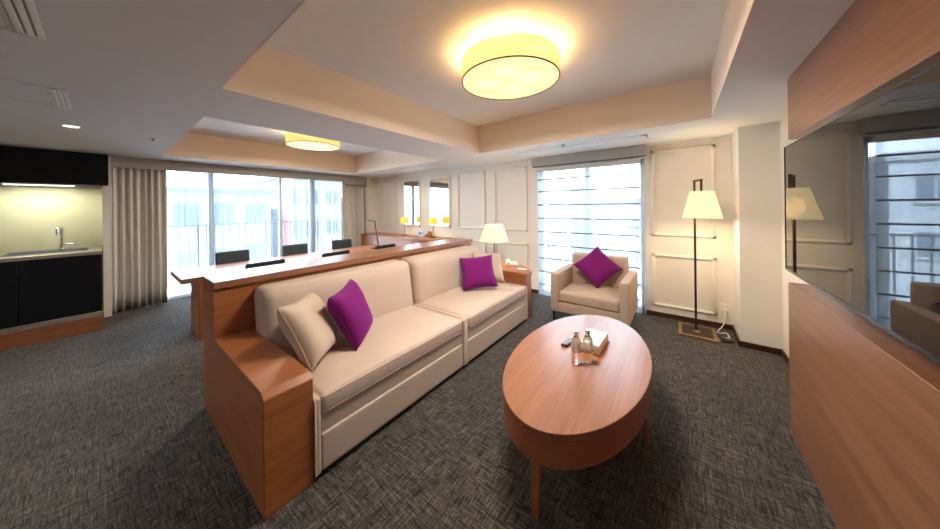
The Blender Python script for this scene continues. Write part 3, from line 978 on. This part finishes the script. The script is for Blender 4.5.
bm = bm_new(); box(bm, lx - .075, lx + .075, ly - .075, ly + .075, .612, .63, .003); build('base', bm, M['bronze'], t)
bm = bm_new(); lathe(bm, [(.008, .63), (.008, 1.16)], lx, ly, 16); build('stem', bm, M['bronze'], t)
bm = bm_new(); square_shade(bm, lx, ly, .948, 1.21, .33, .20); build('lamp_shade', bm, M['shade'], t, smooth=0)
lamp_light(t, (0, 0, .48), 12)
px, py = -2.03, 3.74
t = thing('telephone', (px, py, .612), 'cream desk telephone on the end table under the lamp', 'telephone', rz=0.55)
L0 = Matrix.Identity(4)
bm = bm_new(); box(bm, -.085, .085, -.10, .10, 0, .035, .008); build('body', bm, M['white_plastic'], t)
bm = bm_new(); box(bm, -.075, -.02, -.10, .10, .045, .07, .01, 3); box(bm, -.078, -.018, -.105, -.055, .032, .06, .008); box(bm, -.078, -.018, .055, .105, .032, .06, .008); build('handset', bm, M['white_plastic'], t)
bm = bm_new()
for i in range(3):
    for j in range(4): box(bm, .002 + i * .024, .02 + i * .024, -.075 + j * .026, -.057 + j * .026, .034, .039, .002)
build('keypad', bm, M['grey_plastic'], t)
bm = bm_new(); box(bm, -1.83, -1.70, 3.52, 3.60, .612, .618, .001)
tag(build('notepad', bm, M['paper']), 'white paper notepad at the front of the end table', 'notepad')

# ------------------------------------------------------------------ coffee table
tx, ty_, ta, tb, tz = -0.57, 2.05, .42, .82, .45
def ell(a, b, n=72): return [(tx + a * math.cos(2 * PI * i / n), ty_ + b * math.sin(2 * PI * i / n)) for i in range(n)]
t = thing('coffee_table', (tx, ty_, 0), 'oval cherry wood coffee table on four tapered legs', 'coffee table')
bm = bm_new(); prism(bm, ell(ta, tb), tz - .03, tz, .004, 2); build('tabletop', bm, M['wood_gloss'], t)
bm = bm_new(); prism(bm, ell(ta - .006, tb - .006), .282, tz - .03); build('apron', bm, M['wood_xy'], t, smooth=30)
for a, b in ((0, -1), (1, 0), (0, 1), (-1, 0)):
    tt = bmesh.new()
    cx_, cy_ = tx + a * (ta - .05), ty_ + b * (tb - .055)
    wx, wy = (.055, .034) if a == 0 else (.034, .055)
    ring = []
    for z, k, out in ((.30, 1.0, 0), (0, .6, .022)):
        ring.append([tt.verts.new((cx_ + a * out + sx * wx / 2 * k, cy_ + b * out + sy * wy / 2 * k, z)) for sx, sy in ((-1, -1), (1, -1), (1, 1), (-1, 1))])
    for k in range(4): tt.faces.new((ring[0][k], ring[1][k], ring[1][(k + 1) % 4], ring[0][(k + 1) % 4]))
    tt.faces.new(ring[0]); tt.faces.new(ring[1][::-1])
    bmesh.ops.recalc_face_normals(tt, faces=tt.faces)
    bm = bm_new(); _merge(bm, tt); build('leg', bm, M['wood_z'], t)
def bottle(x, y, label):
    z = tz
    t = thing('water_bottle', (x, y, z), label, 'bottle', 'clear bottles on the coffee table')
    bm = bm_new(); lathe(bm, [(0, z + 0.0011), (.026, z + 0.0011), (.031, z + 0.0090), (.031, z + 0.0621), (.029, z + 0.0678), (.031, z + 0.0735), (.031, z + 0.1412), (.027, z + 0.1582), (.014, z + 0.1751), (.012, z + 0.1808), (.012, z + 0.1898), (0, z + 0.1898)], x, y, 32, cap=False)
    build('bottle_body', bm, M['clear'], t, smooth=50)
    bm = bm_new(); lathe(bm, [(.0316, z + 0.0768), (.0316, z + 0.1379)], x, y, 32, cap=False); build('label_wrap', bm, M['label_film'], t, smooth=50)
    bm = bm_new(); lathe(bm, [(.0145, z + 0.1831), (.0145, z + 0.2102), (.012, z + 0.2124), (0, z + 0.2124)], x, y, 24, cap=False); build('cap', bm, M['white_plastic'], t, smooth=40)
bottle(-0.560, 1.915, 'clear water bottle on the coffee table, nearer the dark remote')
bottle(-0.502, 1.975, 'clear water bottle on the coffee table, nearer the tissue box')
t = thing('tissue_box', (-0.517, 2.215, tz), 'cream tissue box cover with a brown base behind the bottles', 'tissue box', rz=-0.03)
bm = bm_new(); box(bm, -.075, .075, -.14, .14, 0, .012, .003); build('tray', bm, M['wood_x'], t)
bm = bm_new(); box(bm, -.067, .067, -.132, .132, .010, .072, .008, 3); c = build('cover', bm, M['leather'], t)
tt = bmesh.new()
bm = bm_new(); tube(bm, [(.022 * math.cos(2 * PI * i / 32), .055 * math.sin(2 * PI * i / 32), .0725) for i in range(32)], .0022, 6, closed=True); build('slot_rim', bm, M['steel'], c, smooth=60)
bm = bm_new()
pts = [(.018 * math.cos(2 * PI * i / 24), .05 * math.sin(2 * PI * i / 24)) for i in range(24)]
prism(bm, pts, .070, .0728); build('tissue', bm, M['paper'], c)
t = thing('remote_control', (-0.685, 2.16, tz), 'dark remote control lying beside the tissue box', 'remote', rz=-0.12)
bm = bm_new(); box(bm, -.024, .024, -.09, .09, .001, .018, .005); build('casing', bm, M['black_plastic'], t)
bm = bm_new()
for i in range(3):
    for j in range(6): box(bm, -.017 + i * .013, -.008 + i * .013, -.075 + j * .02, -.063 + j * .02, .017, .0205, .001)
build('buttons', bm, M['grey_plastic'], t)
bm = bm_new(); box(bm, -.018, .018, .05, .082, .017, .0195, .001); build('button_pad', bm, M['white_plastic'], t)

# ------------------------------------------------------------------ armchair
ax0, ax1, ay0, ay1 = -1.365, -0.46, 3.566, 4.335
t = thing('armchair', ((ax0 + ax1) / 2, (ay0 + ay1) / 2, 0), 'tan boxy armchair in front of the white roman blind', 'armchair')
for a, b in ((ax0, ax0 + .10), (ax1 - .10, ax1)):
    bm = bm_new(); soft_box(bm, a, b, ay0, ay1, .125, .615, .016, n=3); build('arm', bm, M['armchair'], t, smooth=50)
bm = bm_new(); soft_box(bm, ax0 + .10, ax1 - .10, ay0 + .012, ay1 - .02, .125, .255, .012); build('seat_frame', bm, M['armchair'], t, smooth=50)
bm = bm_new(); soft_box(bm, ax0 + .103, ax1 - .103, ay0 + .004, ay1 - .17, .258, .385, .026, crown=.03, n=6); build('seat_cushion', bm, M['armchair'], t, smooth=60)
bm = bm_new(); soft_box(bm, ax0 + .10, ax1 - .10, ay1 - .17, ay1, .20, .80, .028, n=6); build('backrest', bm, M['armchair'], t, smooth=60)
for x in (ax0 + .035, ax1 - .035):
    for y in (ay0 + .035, ay1 - .035):
        bm = bm_new(); box(bm, x - .013, x + .013, y - .013, y + .013, 0, .13, .002); build('leg', bm, M['dark_metal'], t)

# ------------------------------------------------------------------ floor lamp
fx, fy = 0.135, 4.21
t = thing('floor_lamp', (fx, fy, 0), 'bronze floor lamp with a cream shade near the television wall', 'floor lamp')
bm = bm_new(); box(bm, -.03, .315, 4.0, 4.385, 0, .022, .003); build('base_plate', bm, M['brass'], t)
bm = bm_new(); box(bm, .005, .28, 4.035, 4.35, .020, .0245, .001); build('base_inlay', bm, M['bronze'], t)
bm = bm_new(); lathe(bm, [(.03, .0245), (.028, .034), (.012, .04)], fx + .005, 4.15, 24); build('base_knob', bm, M['brass'], t)
bm = bm_new(); box(bm, fx - .011, fx + .011, fy - .011, fy + .011, .02, 1.775, .002); build('pole', bm, M['bronze'], t)
sy = fy - .14
bm = bm_new(); bar(bm, (fx - .004, fy + .01, 1.766), (fx + .059, sy - .01, 1.766), .022); box(bm, fx + .044, fx + .066, sy - .011, sy + .011, 1.50, 1.777, .002); build('hook_arm', bm, M['bronze'], t)
bm = bm_new(); square_shade(bm, fx + .055, sy, 1.343, 1.640, .335, .205); build('lamp_shade', bm, M['shade'], t, smooth=0)
lamp_light(t, (.055, sy - fy, 1.46), 14, .10)
# outlet, adaptor and cord
t = thing('wall_outlet', (.415, YB, .18), 'white double wall outlet low beside the floor lamp', 'wall outlet')
bm = bm_new(); box(bm, .378, .45, YB - .008, YB, .18, .30, .003); build('plate', bm, M['white_plastic'], t)
bm = bm_new(); box(bm, .398, .43, YB - .011, YB - .006, .195, .285, .002); build('socket', bm, M['paper'], t)
bm = bm_new(); box(bm, .402, .426, YB - .035, YB - .008, .20, .235, .004); build('plug', bm, M['white_plastic'], t)
bm = bm_new(); lathe(bm, [(.055, 0), (.06, .008), (.055, .022), (.03, .03), (0, .031)], .385, 4.12, 28)
tag(build('foot_switch', bm, M['black_plastic'], smooth=50), 'round dark foot switch on the carpet beside the lamp base', 'foot switch')
bm = bm_new()
pts = [(.414, YB - .03, .21), (.41, YB - .06, .15), (.39, YB - .08, .06), (.35, YB - .12, .012), (.33, 4.32, .006), (.36, 4.25, .03), (.40, 4.22, .05), (.42, 4.18, .02), (.40, 4.14, .03), (.385, 4.13, .03)]
dense = []
for i in range(len(pts) - 1):
    p0, p1, p2_, p3 = [Vector(pts[max(0, min(len(pts) - 1, i + k))]) for k in (-1, 0, 1, 2)]
    for s in range(8):
        q = s / 8
        dense.append(.5 * ((2 * p1) + (p2_ - p0) * q + (2 * p0 - 5 * p1 + 4 * p2_ - p3) * q * q + (3 * p1 - p0 - 3 * p2_ + p3) * q ** 3))
tube(bm, dense, .0045, 6)
tube(bm, [(.37, 4.10, .012), (.33, 4.08, .006), (.33, 4.12, .006), (.312, 4.14, .012)], .0045, 6)
tag(build('power_cord', bm, M['leather'], smooth=60), 'pale power cord from the wall outlet to the lamp foot switch', 'cord')

# ------------------------------------------------------------------ meeting table and chairs
mx0, mx1, my0, my1 = -5.20, -4.44, .525, 3.57
t = thing('meeting_table', ((mx0 + mx1) / 2, (my0 + my1) / 2, 0), 'long cherry wood meeting table between the sofa counter and window', 'table')
bm = bm_new(); box(bm, mx0, mx1, my0, my1, .665, .72, .003); build('tabletop', bm, M['wood_gloss'], t)
for y in (.66, 3.38):
    bm = bm_new(); box(bm, mx0 + .32, mx1 + .02, y, y + .06, 0, .665, .003); build('leg_panel', bm, M['wood_z'], t)
bm = bm_new(); box(bm, (mx0 + mx1) / 2 - .02, (mx0 + mx1) / 2 + .02, .72, 3.38, .40, .66, .003); build('modesty_panel', bm, M['wood_y'], t)

def meeting_chair():
    c = thing('meeting_chair', (0, 0, 0), '', 'chair', 'charcoal chairs at the meeting table')
    # local: faces +x, seat in front of the back
    bm = bm_new(); soft_box(bm, -.02, .42, -.215, .215, .40, .465, .02, crown=.015, n=4); build('seat', bm, M['charcoal'], c, smooth=60)
    bm = bm_new()
    tt = bmesh.new(); bmesh.ops.create_cube(tt, size=1)
    for v in tt.verts: v.co = Vector((-.03 + v.co.x * .045, v.co.y * .40, .69 + v.co.z * .36))
    bmesh.ops.bevel(tt, geom=list(tt.edges), offset=.012, segments=3, affect='EDGES')
    bmesh.ops.subdivide_edges(tt, edges=[e for e in tt.edges if e.calc_length() > .1], cuts=6, use_grid_fill=True)
    for v in tt.verts: v.co.x += .25 * v.co.y ** 2 - .10 * (v.co.z - .5)
    _merge(bm, tt); build('backrest', bm, M['charcoal'], c, smooth=60)
    bm = bm_new()
    for s in (-1, 1): bar(bm, (-.02, s * .15, .42), (-.045, s * .15, .56), .03, .012)
    build('back_bracket', bm, M['dark_metal'], c)
    for x in (.0, .40):
        for s in (-1, 1):
            bm = bm_new(); tube(bm, [(x, s * .19, .41), (x + (.02 if x > .1 else -.03), s * .205, 0)], .011, 10); build('leg', bm, M['dark_metal'], c, smooth=60)
    return c
proto = meeting_chair()
ys = (1.19, 2.05, 2.90)
names = ('nearest the kitchenette', 'the middle one', 'nearest the mirrors')
k = 0
for side in (0, 1):
    for y, nm in zip(ys, names):
        c = proto if k == 0 else copy_tree(proto)
        if side == 0:
            c.location = (-5.33, y, 0); c.rotation_euler = (0, 0, 0)
            c['label'] = 'charcoal chair on the window side of the meeting table, ' + nm
        else:
            c.location = (-4.02, y, 0); c.rotation_euler = (0, 0, PI)
            c['label'] = 'charcoal chair between meeting table and sofa counter, ' + nm
        k += 1
t = thing('desk_lamp', (-4.62, 3.21, .72), 'slim black reading lamp standing on the meeting table', 'desk lamp')
bm = bm_new(); box(bm, -4.69, -4.55, 3.10, 3.32, .72, .738, .004); build('base', bm, M['black_plastic'], t)
bm = bm_new(); bar(bm, (-4.62, 3.22, .735), (-4.62, 3.14, 1.245), .014); build('arm', bm, M['dark_metal'], t)
bm = bm_new(); bar(bm, (-4.62, 3.15, 1.245), (-4.62, 3.0, 1.262), .03, .014); build('lamp_head', bm, M['black_plastic'], t)

# ------------------------------------------------------------------ credenza with lamps
cx0, cx1, cy0, cy1, cz = -6.44, -3.88, 3.95, 4.50, .845
t = thing('credenza', ((cx0 + cx1) / 2, (cy0 + cy1) / 2, 0), 'long cherry wood credenza against the wall below the mirrors', 'credenza')
bm = bm_new(); box(bm, cx0, cx1, cy0, cy1, cz - .035, cz, .003); build('top', bm, M['wood_x'], t)
bm = bm_new(); box(bm, cx0 + .02, cx1 - .02, cy0 + .035, cy1, .08, cz - .035); build('body', bm, M['wood_x'], t)
bm = bm_new(); box(bm, cx0 + .06, cx1 - .06, cy0 + .07, cy1, 0, .08); build('plinth', bm, M['black_plastic'], t)
dw = (cx1 - cx0 - .04) / 4
for k in range(4):
    a = cx0 + .02 + k * dw
    bm = bm_new(); box(bm, a + .003, a + dw - .003, cy0 + .015, cy0 + .036, .085, cz - .04, .002); dr = build('door', bm, M['wood_x'], t)
    bm = bm_new(); xk = a + dw - .04 if k % 2 == 0 else a + .04
    box(bm, xk - .006, xk + .006, cy0, cy0 + .016, .55, .68, .002); build('handle', bm, M['steel'], dr)
for x, y, lab in ((-5.09, 4.26, 'small yellow shaded lamp on the credenza, nearer the window'), (-4.20, 4.29, 'small yellow shaded lamp on the credenza, nearer the sofa counter')):
    t = thing('accent_lamp', (x, y, cz), lab, 'lamp', 'small lamps on the credenza')
    bm = bm_new(); box(bm, x - .055, x + .055, y - .055, y + .055, cz, cz + .012, .002); build('base', bm, M['bronze'], t)
    bm = bm_new(); lathe(bm, [(.006, cz + .012), (.006, cz + .36)], x, y, 12); build('stem', bm, M['bronze'], t)
    bm = bm_new(); lathe(bm, [(.100, cz + .285), (.084, cz + .43), (.081, cz + .43), (.097, cz + .285)], x, y, 32, cap=False); build('lamp_shade', bm, M['shade_small'], t, smooth=40)
    lamp_light(t, (0, 0, .36), 2.0, .02, (1, .7, .35))
t = thing('desk_clock', (-4.62, 4.33, cz), 'small white digital clock with a blue screen on the credenza', 'clock')
bm = bm_new(); box(bm, -4.70, -4.54, 4.31, 4.35, cz, cz + .125, .006); build('case', bm, M['white_plastic'], t)
bm = bm_new(); box(bm, -4.682, -4.558, 4.307, 4.312, cz + .03, cz + .105, .001); build('screen', bm, M['screen_blue'], t)
t = thing('letter_holder', (-4.44, 4.40, cz), 'small wooden letter holder beside the digital clock on the credenza', 'holder')
bm = bm_new(); box(bm, -4.50, -4.38, 4.37, 4.43, cz, cz + .015, .002); box(bm, -4.50, -4.38, 4.415, 4.43, cz, cz + .11, .002); box(bm, -4.50, -4.38, 4.37, 4.382, cz, cz + .07, .002)
build('rack', bm, M['wood_x'], t)
